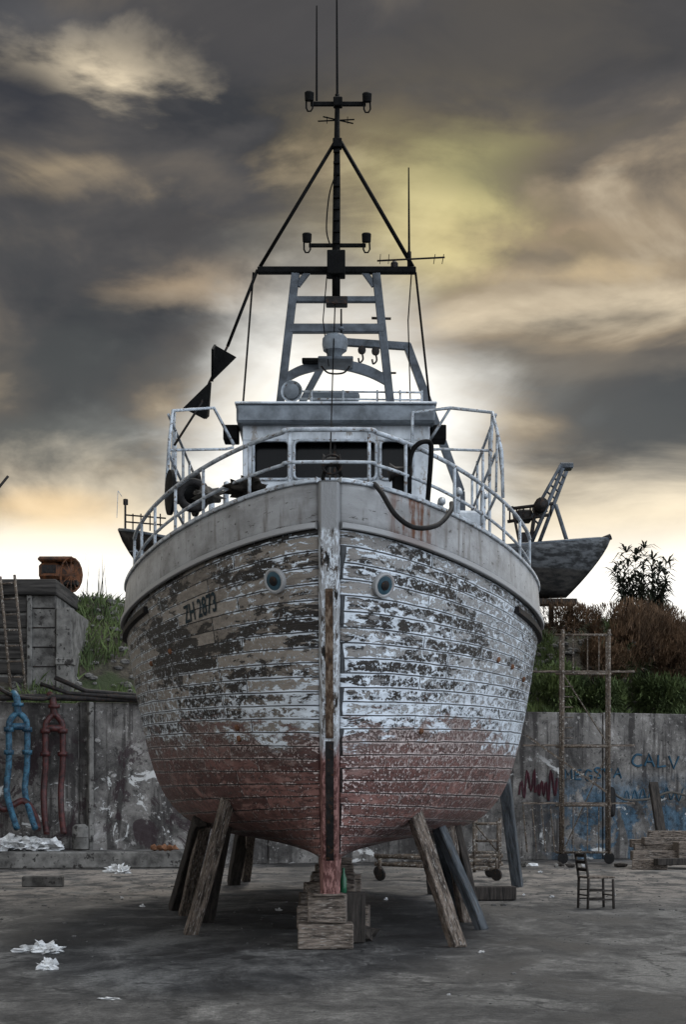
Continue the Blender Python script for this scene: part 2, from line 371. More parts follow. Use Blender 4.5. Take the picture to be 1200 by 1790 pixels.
def stemstrip(name,z0,z1,w,mat,pr=.115):
    vs=[];fs=[];n=20
    for i in range(n+1):
        z=z0+(z1-z0)*i/n
        if z<.97: Y=18.42
        else: Y=18.45-1.25*((z-.97)/3.82)**.8-.1
        f=Y-(pr-.1)
        vs+=[Vector((XC-w/2,Y+.01,z)),Vector((XC-w/2,f,z)),Vector((XC+w/2,f,z)),Vector((XC+w/2,Y+.01,z))]
    for i in range(n):
        for k in range(3): fs.append((i*4+k,i*4+4+k,i*4+5+k,i*4+1+k))
    fs.append((0,1,2,3)); fs.append((n*4+3,n*4+2,n*4+1,n*4))
    return mesh(name,vs,fs,mat,boat)
t_=NT('stem_band_rust'); vv=t_.coord(); nn=t_.noise(t_.map(vv,(3,3,.8)),6,7,.7)
M['band']=t_.bsdf(t_.ramp(nn,[(.35,(.015,.010,.007)),(.5,(.07,.04,.022)),(.62,(.20,.15,.11))]),.7,nn,.8,.01)
stemstrip('stem_band',2.25,3.75,.080,'band'); stemstrip('stem_foot_band',.75,2.22,.085,'dark',.108)
for px,py in((484,1018),(668,1023)):
    p,n,v,a,s_=onhull(px,py)
    lathe('hawse_pipe',[(.115,-.05),(.135,.03),(.13,.05),(.11,.055),(.098,.045)],p,n,'bulw',boat,28)
    lathe('hawse_plate',[(.096,.0),(.096,.049),(.07,.052)],p,n,'hawse',boat,24)
    lathe('hawse_hub',[(.05,.0),(.05,.06),(.03,.066)],p,n,'dark',boat,16)
for px,py in((735,1278),(415,1270),(895,1165),(872,1152),(915,1188),(265,1160),(300,1140),(420,1290)):
    p,n,v,a,s_=onhull(px,py); lathe('hull_fitting',[(.035,-.02),(.035,.02),(.02,.03)],p,n,'rust',boat,10)
def hulltext(txt,px,py,size,mat):
    cu=bpy.data.curves.new('reg','FONT'); cu.body=txt; cu.size=size; cu.resolution_u=3; cu.offset=.004
    o=bpy.data.objects.new('reg',cu); sc.collection.objects.link(o); dg=bpy.context.evaluated_depsgraph_get(); dg.update(); me=bpy.data.meshes.new_from_object(o.evaluated_get(dg))
    bpy.data.objects.remove(o)
    bm=bmesh.new(); bm.from_mesh(me); bmesh.ops.triangulate(bm,faces=bm.faces)
    bmesh.ops.subdivide_edges(bm,edges=[e for e in bm.edges if e.calc_length()>.05],cuts=2)
    p,n,v0,a0,s_=onhull(px,py)
    for vt in bm.verts:
        x,y=vt.co.x,vt.co.y; a=a0-x*.82; v=v0+y/3.3+x*.012
        vt.co=hull(v,a,s_)+hn(v,a,s_)*.010
    me2=bpy.data.meshes.new('registration_number'); bm.to_mesh(me2); me2.materials.append(M[mat]); ob=bpy.data.objects.new('registration_number',me2); sc.collection.objects.link(ob); par(ob,boat)
hulltext('ZH 2873',324,1088,.25,'reg')
# ------------------------------------------------------------------ superstructure
D0=22.5
def q(px,py,D=D0): return S(px,py,D)
def rbox(name,x0,y0,x1,y1,D,th,mat,parent=boat,b=.01):
    a=S(x0,y0,D);c=S(x1,y1,D); m=(a+c)/2; return box(name,(m.x,D+th/2,m.z),(abs(c.x-a.x),th,abs(a.z-c.z)),mat,parent,0,b)
rbox('wheelhouse_front_upper',424,736,752,770,D0,.06,'white')
zb=3.8
a=S(424,838,D0); c=S(752,838,D0); box('wheelhouse_front_lower',((a.x+c.x)/2,D0+.03,(a.z+zb)/2),(c.x-a.x,.06,a.z-zb),'white',boat)
for x0,x1 in((424,443),(506,514),(658,665),(722,752)): rbox('window_post',x0,769.5,x1,838.5,D0+.003,.054,'white')
rbox('window_glass',440,765,726,842,D0+.22,.02,'glass')
def rr(x0,y0,x1,y1,D,r):
    pts=[]
    for cx,cy,a0 in((x1-r,y0+r,-90),(x1-r,y1-r,0),(x0+r,y1-r,90),(x0+r,y0+r,180)):
        for k in range(5):
            an=math.radians(a0+90*k/4); pts.append(S(cx+r*math.cos(an),cy+r*math.sin(an),D))
    return pts
for x0,x1 in((443,506),(514,658),(665,722)):
    tube('window_frame',rr(x0,770,x1,838,D0-.01,9),.022,'rail',boat,6,True)
rbox('window_divider',583,772,588,836,D0+.1,.03,'dark')
aL=S(424,736,D0);aR=S(752,736,D0); zt=aL.z
for X,s_ in((aL.x+.03,-1),(aR.x-.03,1)):
    box('wheelhouse_side',(X,D0+.07+1.7,(zt+zb)/2),(.06,3.4,zt-zb),'white',boat)
    for yy in(.9,2.2): box('side_window',(X+s_*.02,D0+yy,6.1),(.04,.8,.5),'glass',boat)
box('wheelhouse_back',((aL.x+aR.x)/2,D0+3.5,(zt+zb)/2),(aR.x-aL.x,.06,zt-zb),'white',boat)
r0=S(413,738,D0-.2);r1=S(762,706,D0-.2)
M['roofp']=gen('roof_edge_paint',(.07,.08,.09),(.19,.215,.24),4,.4,(1,1,1),.2)
box('wheelhouse_roof',((r0.x+r1.x)/2,D0-.2+2.0,(r0.z+r1.z)/2),(r1.x-r0.x,4.0,r1.z-r0.z),'roofp',boat,0,.03)
box('roof_top',((r0.x+r1.x)/2,D0-.2+2.0,r1.z+.015),(r1.x-r0.x+.04,4.05,.03),'white',boat,0,.01)
for px in(403,768): rbox('nav_light_box',px-13,742,px+13,768,D0+.1,.35,'black')
for s_ in(-1,1):
    box('side_locker',(XC+s_*1.75,D0+2.8,4.45),(.7,2.6,1.3),'white',boat,0,.05)
    box('side_locker_lid',(XC+s_*1.75,D0+2.8,5.13),(.76,2.66,.05),'greyp',boat,0,.01)
DA=23.0
beam('mast_frame_leg',q(490,706,DA),q(517,478,DA),.09,.11,'greyp',boat); beam('mast_frame_leg',q(683,706,DA),q(658,478,DA),.09,.11,'greyp',boat)
beam('mast_frame_leg_lower',q(490,706,DA),q(488,730,DA),.09,.11,'greyp',boat)
rbox('mast_top_beam',450,465,728,476,DA-.05,.12,'black'); rbox('mast_crossbar',513,517,661,527,DA-.04,.1,'greyp'); rbox('mast_crossbar',505,565,672,580,DA-.05,.12,'greyp')
def arch():
    up=[(494,655),(530,637),(585,628),(640,637),(681,658)]; lo=[(492,672),(530,652),(585,643),(640,655),(683,676)]
    U=smoothpts([S(x,y,DA-.04) for x,y in up]);L=smoothpts([S(x,y,DA-.04) for x,y in lo]); n=len(U); d=Vector((0,.1,0))
    vs=U+L+[p+d for p in U]+[p+d for p in L]; fs=[]
    for i in range(n-1):
        fs+= [(i,i+1,n+i+1,n+i),(2*n+i,3*n+i,3*n+i+1,2*n+i+1),(i,2*n+i,2*n+i+1,i+1),(n+i,n+i+1,3*n+i+1,3*n+i)]
    mesh('mast_arch',vs,fs,'greyp',boat)
arch()
for (x0,x1) in((520,540),(655,636)): 
    beam('gusset',q(x0,500,DA),q(x1,474,DA),.05,.08,'greyp',boat)
tube('mast_pole',[q(588,532,DA-.12),q(588,440,DA-.12),q(589,330,DA-.12),q(590,165,DA-.12)],[.055,.055,.05,.03],'black',boat,10)
rbox('mast_box',572,436,604,478,DA-.28,.26,'black'); rbox('mast_foot',570,517,608,531,DA-.25,.2,'dark')
rbox('mast_collar',582,240,598,256,DA-.2,.14,'black')
for i in range(9): 
    y=262+i*20; rbox('mast_step',583,y,594,y+3,DA-.2,.05,'black',b=0)
tube('mast_stay',[q(585,250,DA-.1),q(455,466,DA)],.028,'black',boat,6); tube('mast_stay',[q(596,248,DA-.1),q(722,466,DA)],.028,'black',boat,6)
def lamp(px,py,drop,s=1):
    p=q(px,py,DA-.2)
    lathe('deck_lamp',[(.03,-.01),(.06*s,.0),(.065*s,.1),(.05*s,.115)],p,(0,-.15,1),'black',boat,12)
    tube('lamp_bracket',[p+Vector((-.04,0,0)),p+Vector((-.04,0,-drop*.7)),p+Vector((-.02,0,-drop)),p+Vector((.02,0,-drop)),p+Vector((.045,0,-drop*.7)),p+Vector((.04,0,0))],.012,'black',boat,6)
for px,py in((541,176),(642,178),(537,423),(641,423)): lamp(px,py,.14)
rbox('lamp_arm',543,177,640,184,DA-.14,.05,'black',b=.004); rbox('lamp_arm',540,425,640,431,DA-.14,.05,'black',b=.004)
rbox('masthead_light',583,168,599,184,DA-.2,.12,'black')
tube('whip_antenna',[q(554,176,DA),q(554,10,DA)],[.016,.009],'black',boat,5); tube('whip_antenna',[q(590,168,DA),q(589,-25,DA)],[.018,.010],'black',boat,5)
tube('whip_antenna',[q(716,466,DA),q(715,293,DA)],[.018,.009],'black',boat,5)
tube('whip_antenna_coil',[q(716,470,DA),q(716,440,DA)],.028,'black',boat,6)
tube('aerial',[q(660,456,DA),q(778,450,DA-.3)],.013,'dark',boat,5)
for x in(665,680,760,775): tube('aerial_element',[q(x,453,DA)+Vector((0,-.2,0)),q(x,453,DA)+Vector((0,.2,0))],.006,'dark',boat,4)
tube('aerial',[q(565,204,DA),q(618,216,DA)],.01,'black',boat,5);tube('aerial',[q(556,212,DA),q(620,209,DA)],.01,'black',boat,5)
for x in(572,608): tube('aerial_element',[q(x,204,DA),q(x,216,DA)],.007,'black',boat,4)
tube('mast_cable',smoothpts([q(589,300,DA-.2),q(576,340,DA-.2),q(571,400,DA-.2),q(578,430,DA-.2)]),.010,'black',boat,5)
lathe('anchor_light',[(.05,0),(.05,.06),(.02,.09)],q(690,468,DA),(0,0,1),'dark',boat,12)
tube('shroud',[q(727,476,DA),q(752,705,DA+.8)],.016,'black',boat,5); tube('shroud',[q(720,476,DA),q(714,560,DA+.4),q(718,705,DA+.8)],.009,'black',boat,5)
tube('shroud',[q(443,476,DA),q(425,705,DA)],.014,'black',boat,5); tube('shroud',[q(572,478,DA),q(565,560,DA-.2),q(575,640,DA-.6)],.008,'black',boat,5)
tube('forestay',[q(586,532,DA-.2),q(582,650,DA-.8),q(578,790,20.2),q(577,838,18.6)],.009,'black',boat,5)
tube('halyard',[q(450,472,DA),q(398,605,DA-.1)],.024,'black',boat,6)
tube('halyard',[q(398,605,DA-.1),q(366,668,DA-.1),q(352,705,DA-.2),q(305,778,DA-.4)],.018,'dark',boat,6)
def tri(pts,D):
    P=[S(x,y,D) for x,y in pts]; d=Vector((0,.03,0)); vs=P+[p+d for p in P]
    mesh('day_shape',vs,[(0,1,2),(5,4,3),(0,3,4,1),(1,4,5,2),(2,5,3,0)],'black',boat)
    A=P[0];B=P[2];ax=(B-A).normalized(); R=Matrix.Rotation(math.radians(90),3,ax); C=A+R@(P[1]-A)
    d2=R@Vector((0,.03,0)); P2=[A,C,B]; vs=P2+[p+d2 for p in P2]
    mesh('day_shape_cross',vs,[(0,1,2),(5,4,3),(0,3,4,1),(1,4,5,2),(2,5,3,0)],'black',boat)
tri([(374,602),(413,624),(369,667)],DA-.2); tri([(366,668),(320,713),(357,732)],DA-.2)
lathe('radar_dome',[(.08,-.02),(.10,.04),(.155,.08),(.17,.16),(.165,.24),(.12,.29),(.04,.305)],q(586,624,DA-.35),(0,0,1),'roofp',boat,24)
rbox('radar_shelf',556,622,618,628,DA-.55,.5,'greyp')
rbox('radar_bracket',528,625,560,632,DA-.2,.15,'black')
tube('antenna_stub',[q(597,590,DA-.3),q(597,540,DA-.3)],[.014,.012],'black',boat,5); lathe('gps_mushroom',[(.02,0),(.045,.02),(.03,.05)],q(597,578,DA-.3),(0,0,1),'greyp',boat,12)
lathe('loudspeaker_horn',[(.05,.30),(.055,.16),(.07,.10),(.11,.03),(.145,0),(.14,-.01),(.10,.04),(.03,.1)],q(510,684,DA-.45),(0.1,1,0),'rail',boat,24)
lathe('loudspeaker_throat',[(.10,.02),(.10,-.005),(.07,-.012),(.02,-.02)],q(510,684,DA-.45),(0.1,1,0),'roofp',boat,20)
lathe('life_raft',[(.02,0),(.08,.03),(.085,.1),(.085,.6),(.08,.67),(.02,.7)],q(540,694,D0+.9),(1,0,0),'roofp',boat,18)
for y in(684,697): tube('roof_rail',[q(520,y,D0+.6),q(740,y+2,D0+.6)],.014,'rail',boat,6)
for x in(545,600,660,700,738): tube('roof_rail_post',[q(x,682,D0+.6),q(x,708,D0+.6)],.014,'rail',boat,6)
tube('roof_light_bar',smoothpts([q(562,640,DA-.3),q(575,652,DA-.3),q(600,652,DA-.3),q(612,640,DA-.3)]),.012,'dark',boat,6)
DG=25.6
beam('gantry_beam',q(600,598,DG),q(718,606,DG),.10,.11,'greyp',boat); beam('gantry_leg',q(712,603,DG),q(806,860,DG),.12,.12,'greyp',boat); beam('gantry_leg',q(563,640,DG),q(524,712,DG),.09,.1,'greyp',boat)
beam('gantry_strut',q(563,640,DG),q(604,600,DG),.07,.08,'greyp',boat)
beam('gantry_foot',q(806,860,DG),q(812,900,DG)-Vector((0,0,1.2)),.12,.12,'greyp',boat)
beam('gantry_foot_far',q(524,712,DG),Vector((q(500,760,DG).x,DG,4.1)),.1,.1,'greyp',boat)
for x,y in((633,606),(657,608)):
    lathe('pulley_block',[(.02,-.04),(.06,-.03),(.06,.03),(.02,.04)],q(x,y+6,DG-.1),(0,1,0),'dark',boat,14)
    tube('hook',smoothpts([q(x,y+10,DG-.1),q(x+2,y+22,DG-.1),q(x-4,y+28,DG-.1),q(x-6,y+20,DG-.1)],5),.014,'dark',boat,6)
tube('gantry_pin',[q(650,556,DG),q(684,557,DG)],.02,'dark',boat,6); tube('gantry_pin',[q(650,652,DG),q(693,652,DG)],.016,'dark',boat,6)
def poly(name,pts,r=.022,mat='rail'): return tube(name,[S(*p) for p in pts],r,mat,boat,8)
poly('wing_rail',[(291,850,21.6),(296,770,21.6),(302,718,21.8),(374,713,22.4),(409,778,22.4)]); poly('wing_rail',[(293,787,21.6),(395,785,22.4),(409,782,22.4)],.018)
poly('wing_rail',[(300,850,23.5),(305,722,23.6)],.02); poly('wing_rail',[(302,718,21.8),(306,724,25.0)],.02)
poly('wing_rail',[(720,822,22.0),(722,721,22.0),(788,713,22.2),(862,721,21.8),(878,790,21.4),(880,870,21.4)]); poly('wing_rail',[(788,713,22.2),(752,770,22.3)],.018)
poly('wing_rail',[(722,788,22.0),(770,785,22.2),(862,788,21.8)],.018); poly('wing_rail',[(862,721,21.8),(856,840,21.8)]); poly('wing_rail',[(862,721,21.8),(872,770,23.0),(880,850,23.6)],.016)
poly('wing_rail',[(870,748,21.6),(868,860,21.6)],.016); poly('wing_rail',[(722,721,22.0),(760,716,24.5)],.018)
for s_ in(-1,1):
    X=XC+s_*2.1
    for zz in(6.55,6.05,5.5): tube('side_deck_rail',[(X,22,zz),(X,26,zz-.05)],.02,'rail',boat,8)
    for yy in(22.9,24,25,26): tube('side_rail_post',[(X,yy,4.0),(X,yy,6.55)],.02,'rail',boat,8)
def railpt(a,s_,h,inset=.10):
    p=hull(1,a,s_); n=hn(.99,max(a,.05),s_); n.z=0;n.normalize(); return p-n*inset+Vector((0,0,h))
As=[.12,.2,.35,.55,.8,1.1,1.5,2.0,2.6,3.3,4.1,4.6]
for h,r in((.60,.024),(.27,.018)):
    L=[railpt(a,-1,h,.08) for a in As[::-1]]; R=[railpt(a,1,h,.08) for a in As]
    tube('bow_rail',smoothpts(L+R,5),r,'rail',boat,8)
for s_,pos in((-1,[.14,.55,1.35,2.1,2.9,3.7,4.6]),(1,[.14,.50,1.3,2.0,2.75,3.6,4.6])):
    for a in pos: tube('bow_rail_post',[railpt(a,s_,-.05,.08),railpt(a,s_,.6,.08)],.018,'rail',boat,8)
for s_ in(-1,1):
    tube('aft_rail',[railpt(a,s_,.45) for a in(4.6,6,8,10,12,13.5)],.018,'rail',boat,6)
    for a in(5.6,7,8.5,10,11.5,13.4): tube('aft_rail_post',[railpt(a,s_,-.05),railpt(a,s_,.45)],.016,'rail',boat,6)
lump('net_bundle',q(432,856,18.2),(.20,.22,.10),'cloth',boat,3,.5,2.5)
lump('net_bundle_small',q(365,866,19.4),(.14,.2,.07),'rope',boat,3,.5,2.5)
beam('windlass_frame',q(563,842,18.2),q(572,812,18.2),.04,.04,'black',boat);beam('windlass_frame',q(600,842,18.2),q(590,812,18.2),.04,.04,'black',boat)
lathe('windlass_drum',[(.03,-.1),(.09,-.09),(.05,-.05),(.05,.05),(.09,.09),(.03,.1)],q(580,808,18.2),(1,0,0),'dark',boat,14)
tube('windlass_wheel',[q(581+17*math.cos(k*math.pi/8),812+17*math.sin(k*math.pi/8),18.15) for k in range(16)],.012,'dark',boat,6,True)
box('anchor_roller_bracket',q(703,850,17.9),(.2,.16,.36),'black',boat,0,.02)
lathe('anchor_roller',[(.04,-.13),(.10,-.11),(.06,-.05),(.06,.05),(.10,.11),(.04,.13)],q(700,826,17.85),(1,0,0),'dark',boat,14)
tube('anchor_arm',smoothpts([q(716,860,17.8),q(718,800,17.8),q(732,776,17.8),q(752,774,17.9),q(754,800,17.9),q(748,880,18.0)]),.026,'black',boat,8)
tube('mooring_hose',smoothpts([q(655,846,17.35),q(668,862,17.0),q(692,900,16.9),q(725,922,17.0),q(765,918,17.3),q(788,894,17.65),q(790,880,18.0)],6),.026,'rubber',boat,8)
lathe('rope_drum',[(.05,-.2),(.28,-.18),(.28,-.14),(.14,-.12),(.14,.12),(.28,.14),(.28,.18),(.05,.2)],q(320,862,21.2),(1,.3,0),'black',boat,22)
tube('tyre_fender',[q(338,866,20.6)+Vector((0.16*math.cos(k*math.pi/8),.05*math.cos(k*math.pi/8),.16*math.sin(k*math.pi/8))) for k in range(16)],.05,'rubber',boat,8,True)
for px,py,D in((370,862,20.4),(800,860,20.2),(845,866,20.8),(770,876,19.4),(395,850,20.9)):
    p=q(px,py,D); tube('vent_pipe',smoothpts([(p.x,p.y,4.0),(p.x,p.y,p.z-.1),(p.x+.02,p.y-.06,p.z),(p.x+.02,p.y-.14,p.z-.04)],5),.035,'rail',boat,8)
box('deck_box',(XC+1.6,21.2,4.65),(.5,.5,1.0),'white',boat,.1,.03); box('deck_box',(XC-1.35,21.6,4.6),(.45,.4,1.0),'white',boat,-.1,.03)
# ------------------------------------------------------------------ cradle
st=empty('keel_block_stack',G(569,1660))
box('lower_block',(S(569,1636,18.6).x,18.65,.14),(.60,.42,.275),'timberx',st,.03,.012); box('upper_block',(S(573,1588,18.55).x,18.6,.435),(.41,.36,.30),'timberx',st,-.04,.012)
box('wedge',(XC-.02,18.52,.592),(.34,.3,.02),'timberx',st,.1,.004)
lump('stone_wedge',G(640,1645)+Vector((0,0,.09)),(.17,.14,.1),'timberd',st,2,.3,1.2,True)
for yy in(21.5,24.5,27.5,30.5):
    e=empty('keel_block_stack',(XC,yy,0)); box('lower_block',(XC+random.uniform(-.05,.05),yy,.15),(.9,.4,.29),'timberx',e,random.uniform(-.1,.1),.015); box('upper_block',(XC,yy,.445),(.6,.35,.29),'timberx',e,random.uniform(-.1,.1),.015)
def prop(top,bot,w=.17,mat='timber',h=None):
    p,n,*_=onhull(*top); b=G(*bot); d=(p-b).normalized()
    o=empty('timber_prop',b)
    beam('post',b-Vector((0,0,.02)),p+n*.05+d*.10,w,h or w,mat,o,.012,random.uniform(-.3,.3),6,.006)
prop((400,1408),(333,1634),.15,'timber',.12); prop((352,1436),(305,1590),.17,'timberd'); prop((360,1440),(322,1600),.16,'timber'); prop((392,1440),(360,1612),.17,'timberd')
prop((724,1428),(803,1656),.16,'timber',.13); prop((770,1448),(845,1625),.13,'timberb'); prop((785,1446),(815,1612),.13,'timber'); prop((765,1452),(805,1600),.12,'timberb'); prop((800,1442),(838,1618),.10,'timberd')
def prop2(t,b,w,mat):
    o=empty('timber_prop',b); beam('post',b,t,w,w,mat,o,.012,.1,5,.006)
prop2(S(892,1375,31)+Vector((-.1,0,.1)),G(906,1550),.2,'timberb'); prop2(S(425,1450,31),G(408,1547),.22,'timberd'); prop2(S(440,1440,30),G(430,1540),.16,'timber'); prop2(S(750,1440,29),G(757,1563),.17,'timberd')
g=S(601,1540,19.3); bt=empty('bottle',(g.x,19.2,.58)); 
box('support_block',(S(612,1580,19.4).x,19.35,.29),(.30,.3,.56),'timberd',empty('timber_block',(0,19.35,0)),.2)
lathe('glass',[(.035,0),(.037,.02),(.037,.16),(.014,.22),(.014,.28)],(S(601,1540,19.2).x,19.25,.57),(0,0,1),'glassg',bt,14)
# ------------------------------------------------------------------ ground, wall, hill
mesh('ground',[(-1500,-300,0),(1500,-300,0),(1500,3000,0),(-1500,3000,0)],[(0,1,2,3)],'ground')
def wD(px): k=(px-600)/F; return 44.28/(1-.3872*k)
def W(px,py,off=0): return S(px,py,wD(px)-off)
wang=math.atan2(6.9,17.82)
wall=empty('concrete_wall',(0,44.3,0))
wd=Vector((math.cos(wang),math.sin(wang),0)); wn=Vector((math.sin(wang),-math.cos(wang),0)); w0=Vector((0,44.28,0))
t=-36
while t<40:
    L=4.85; h=4.0+random.uniform(-.03,.03); c=w0+wd*(t+L/2)-wn*.25; box('wall_panel',(c.x,c.y,h/2),(L-.035,.5,h),'wall',wall,wang,.02)
    t+=L
c=w0-wn*.27; box('wall_core',(c.x,c.y,1.95),(78,.4,3.9),'conc',wall,wang,0)
c=W(157,1350,.12); box('wall_pilaster',(c.x,c.y,2.0),(.12,.3,4.0),'conc',wall,wang,.02)
M['gb']=gen('graffiti_blue',(.008,.03,.05),(.03,.085,.13),6,.8); M['gr']=gen('graffiti_red',(.020,.006,.009),(.06,.014,.02),5,.8)
def strokes(txt,px,py,s,mat,r=.035):
    Ld={'C':[[(1,.9),(.5,1),(.05,.7),(.05,.3),(.5,0),(1,.1)]],'A':[[(0,0),(.5,1),(1,0)],[(.2,.4),(.8,.4)]],'L':[[(.1,1),(.1,0),(.9,.05)]],'V':[[(0,1),(.5,0),(1,1)]],'M':[[(0,0),(.1,1),(.5,.4),(.9,1),(1,0)]],'E':[[(.9,1),(.1,.95),(.1,0),(.9,0)],[(.1,.5),(.7,.5)]],'G':[[(1,.85),(.5,1),(.05,.5),(.5,0),(1,.2),(1,.5),(.6,.5)]],'S':[[(1,.9),(.4,1),(.1,.75),(.9,.3),(.6,0),(0,.1)]],'N':[[(0,0),(0,1),(1,0),(1,1)]]}
    x=px
    for ch in txt:
        dyy=random.uniform(-2.5,2.5)
        for stp in Ld[ch]:
            pts=[W(x+a*s*.75+random.uniform(-.8,.8),py+dyy-b*s*1.0+random.uniform(-1,1),.012) for a,b in stp]; tube('graffiti_stroke',smoothpts(pts,4) if ch in 'CGS' else pts,r,mat,wall,5)
        x+=s*1.02
strokes('CALV',1107,1341,21,'gb',.034); strokes('MEGSVA',988,1362,17,'gb',.028)
def scribble(pts,mat,r=.03):
    P=smoothpts([W(x,y,.010) for x,y in pts],4); tube('graffiti_stroke',P,r,mat,wall,4)
z=[];x=908
while x<975: z+=[(x,1395+random.uniform(-14,6)),(x+3+random.uniform(0,4),1350+random.uniform(-10,22))]; x+=random.uniform(7,13)
scribble(z,'gr',.035)
z=[];x=1090
while x<1200: z+=[(x,1400+random.uniform(-4,4)),(x+7,1382+random.uniform(-8,4))]; x+=14
scribble(z,'gb',.022)
pl=empty('concrete_platform',G(160,1520))
a=G(-300,1522);b_=G(318,1518)
mesh('slab',[a,b_,b_+Vector((0,9,0)),a+Vector((0,9,0)),a+Vector((0,0,.42)),b_+Vector((0,0,.40)),b_+Vector((0,9,.40)),a+Vector((0,9,.42))],BF,'conc',pl).modifiers.new('b','BEVEL').width=.04
vs=[];fs=[];NX=150;NY=40
def hillz(x,y):
    b0=44.28+.3872*x+.6; d=y-b0
    k=min(max(d/6.5,0),1); k=k*k*(3-2*k)
    return 3.75+k*(3.45+.25*mnoise.noise(Vector((x*.2,y*.2,0))))+.35*mnoise.noise(Vector((x*.7,y*.7,3)))*k+min(max(d-8,0)*.02,1.0)
for j in range(NY+1):
    for i in range(NX+1):
        x=-40+80*i/NX; b0=44.28+.3872*x+.5; y=b0+ (60*(j/NY)**2.2); vs.append((x,y,hillz(x,y)))
for j in range(NY):
    for i in range(NX): k=j*(NX+1)+i; fs.append((k,k+1,k+NX+2,k+NX+1))
mesh('hill',vs,fs,'soil',None,True)
vs=[];fs=[]
def blade(p,h,w,lean):
    a=random.uniform(0,6.28); d=Vector((math.cos(a),math.sin(a),0)); l=Vector((random.gauss(0,lean),random.gauss(0,lean),0))*h
    k=len(vs); vs.extend([p-d*w,p+d*w,p+l*.5+Vector((0,0,h*.6))+d*w*.6,p+l+Vector((0,0,h))]); fs.append((k,k+1,k+2)); fs.append((k,k+2,k+3))
for _ in range(36000):
    x=random.uniform(-12,14); b0=44.28+.3872*x+.7; d=random.random()**1.2*7.5; y=b0+d
    if mnoise.noise(Vector((x*.5,y*.5,1)))<-.12: continue
    if -5<x<3.6 : continue
    z=hillz(x,y); blade(Vector((x,y,z-.03)),random.uniform(.15,.5)*(1 if d<5 else .6),random.uniform(.012,.03),.4)
mesh('grass',vs,fs,'grass')
vs=[];fs=[]
for _ in range(700):
    x=S(random.gauss(190,20),1060,52).x; p=Vector((x,52+random.gauss(0,.6),0)); p.z=hillz(p.x,p.y)-.05; blade(p,random.uniform(.3,.9)*.9,.022,.35)
for _ in range(12):
    x=S(random.gauss(168,12),1060,52).x; p=Vector((x,52,hillz(x,52))); blade(p,random.uniform(1.4,2.0),.022,.08)
mesh('weeds',vs,fs,'reed')
vs=[];fs=[]
def leaf(p,d,L,w,droop):
    d=d.normalized(); s_=d.cross(Vector((0,0,1))); s_=s_.normalized() if s_.length>.01 else Vector((1,0,0)); k=len(vs)
    a=p; b=p+d*L*.5; c=p+d*L+Vector((0,0,-droop*L)); vs.extend([a-s_*w*.4,a+s_*w*.4,b-s_*w,b+s_*w,c]); fs.append((k,k+1,k+3,k+2)); fs.append((k+2,k+3,k+4))
stems=[(1084,978),(1096,956),(1112,960),(1128,948),(1142,968),(1154,985),(1168,974),(1120,1000),(1102,1010),(1145,1010),(1162,1020),(1086,1010),(1135,1030),(1120,1030),(1096,1035),(1154,1040),(1105,1058),(1145,1058),(1076,990)]
for (px,py) in stems:
    top=S(px,py+10,51+random.uniform(-.6,.6)); base=Vector((S(1128+ (px-1128)*.5,1080,51).x,top.y,6.8))
    n=6
    for i in range(n+1):
        u=.4+.6*i/n; p=base.lerp(top,u)
        for _ in range(9 if i<n else 16):
            an=random.uniform(0,6.28); leaf(p,Vector((math.cos(an),math.sin(an),random.uniform(-.2,1.4))),random.uniform(.3,.62),.034,random.uniform(.15,.6))
    k=len(vs); vs.extend([base+Vector((-.04,0,-.3)),base+Vector((.04,0,-.3)),top]); fs.append((k,k+1,k+2))
mesh('cane_plant',vs,fs,'reed')
def brush(name,cx,cy,D,rx,rz,ry,n,mat='brush',lw=.014):
    global vs,fs
    vs=[];fs=[]; c=S(cx,cy,D); base=c-Vector((0,0,rz))
    for _ in range(n):
        v=Vector((random.gauss(0,1),random.gauss(0,1),random.gauss(0,1))).normalized()*(random.random()**.4)
        v=Vector((v.x*rx,v.y*ry,v.z*rz)); k=1+.5*mnoise.noise(v*1.3+Vector((cx,0,0))); p=c+v*k
        if mnoise.noise(p*1.9)<-.18: continue
        d=(p-base)+Vector((random.gauss(0,.4),random.gauss(0,.4),random.gauss(0,.3))); leaf(p,d,random.uniform(.12,.3),lw,random.uniform(-.1,.3))
    mesh(name,vs,fs,mat)
brush('dry_bush',1100,1115,49.3,1.35,.95,.9,11000); brush('dry_bush',1190,1150,49.6,1.2,.95,.8,11000); brush('dry_bush',1150,1100,50.3,1.0,.7,.8,6000); brush('dry_bush',1050,1150,49.0,.6,.5,.7,3000); brush('dry_bush',1240,1120,51,1.0,.8,.8,3000); brush('dry_bush',1000,1085,49.2,1.1,.42,.5,4000)
brush('green_bush',1170,1215,49.0,1.0,.45,.6,4500,'grass',.022); brush('green_bush',985,1200,48.2,.8,.6,.6,4000,'grass',.022); brush('green_bush',1070,1215,48.4,.9,.4,.6,3500,'grass',.022); brush('green_bush',180,1195,46.3,1.2,.65,.5,6500,'grass',.022); brush('green_bush',150,1110,47.5,.45,.6,.5,1800,'grass',.022); brush('green_bush',225,1130,47.8,.5,.7,.5,2600,'grass',.022)
bm=bmesh.new()
for _ in range(700):
    x=random.choice([random.uniform(-9,-4.5),random.uniform(4.5,10)]); y=44.28+.3872*x+.8+random.random()*6.5; z=hillz(x,y); r=random.uniform(.04,.14)
    ret=bmesh.ops.create_icosphere(bm,subdivisions=1,radius=r)
    for v in ret['verts']: v.co=Vector((v.co.x*random.uniform(.8,1.5),v.co.y,v.co.z*.7))+Vector((x,y,z+.03))
me=bpy.data.meshes.new('rubble'); bm.to_mesh(me); bm.free(); me.materials.append(M['conc']); o=bpy.data.objects.new('rubble',me); sc.collection.objects.link(o)
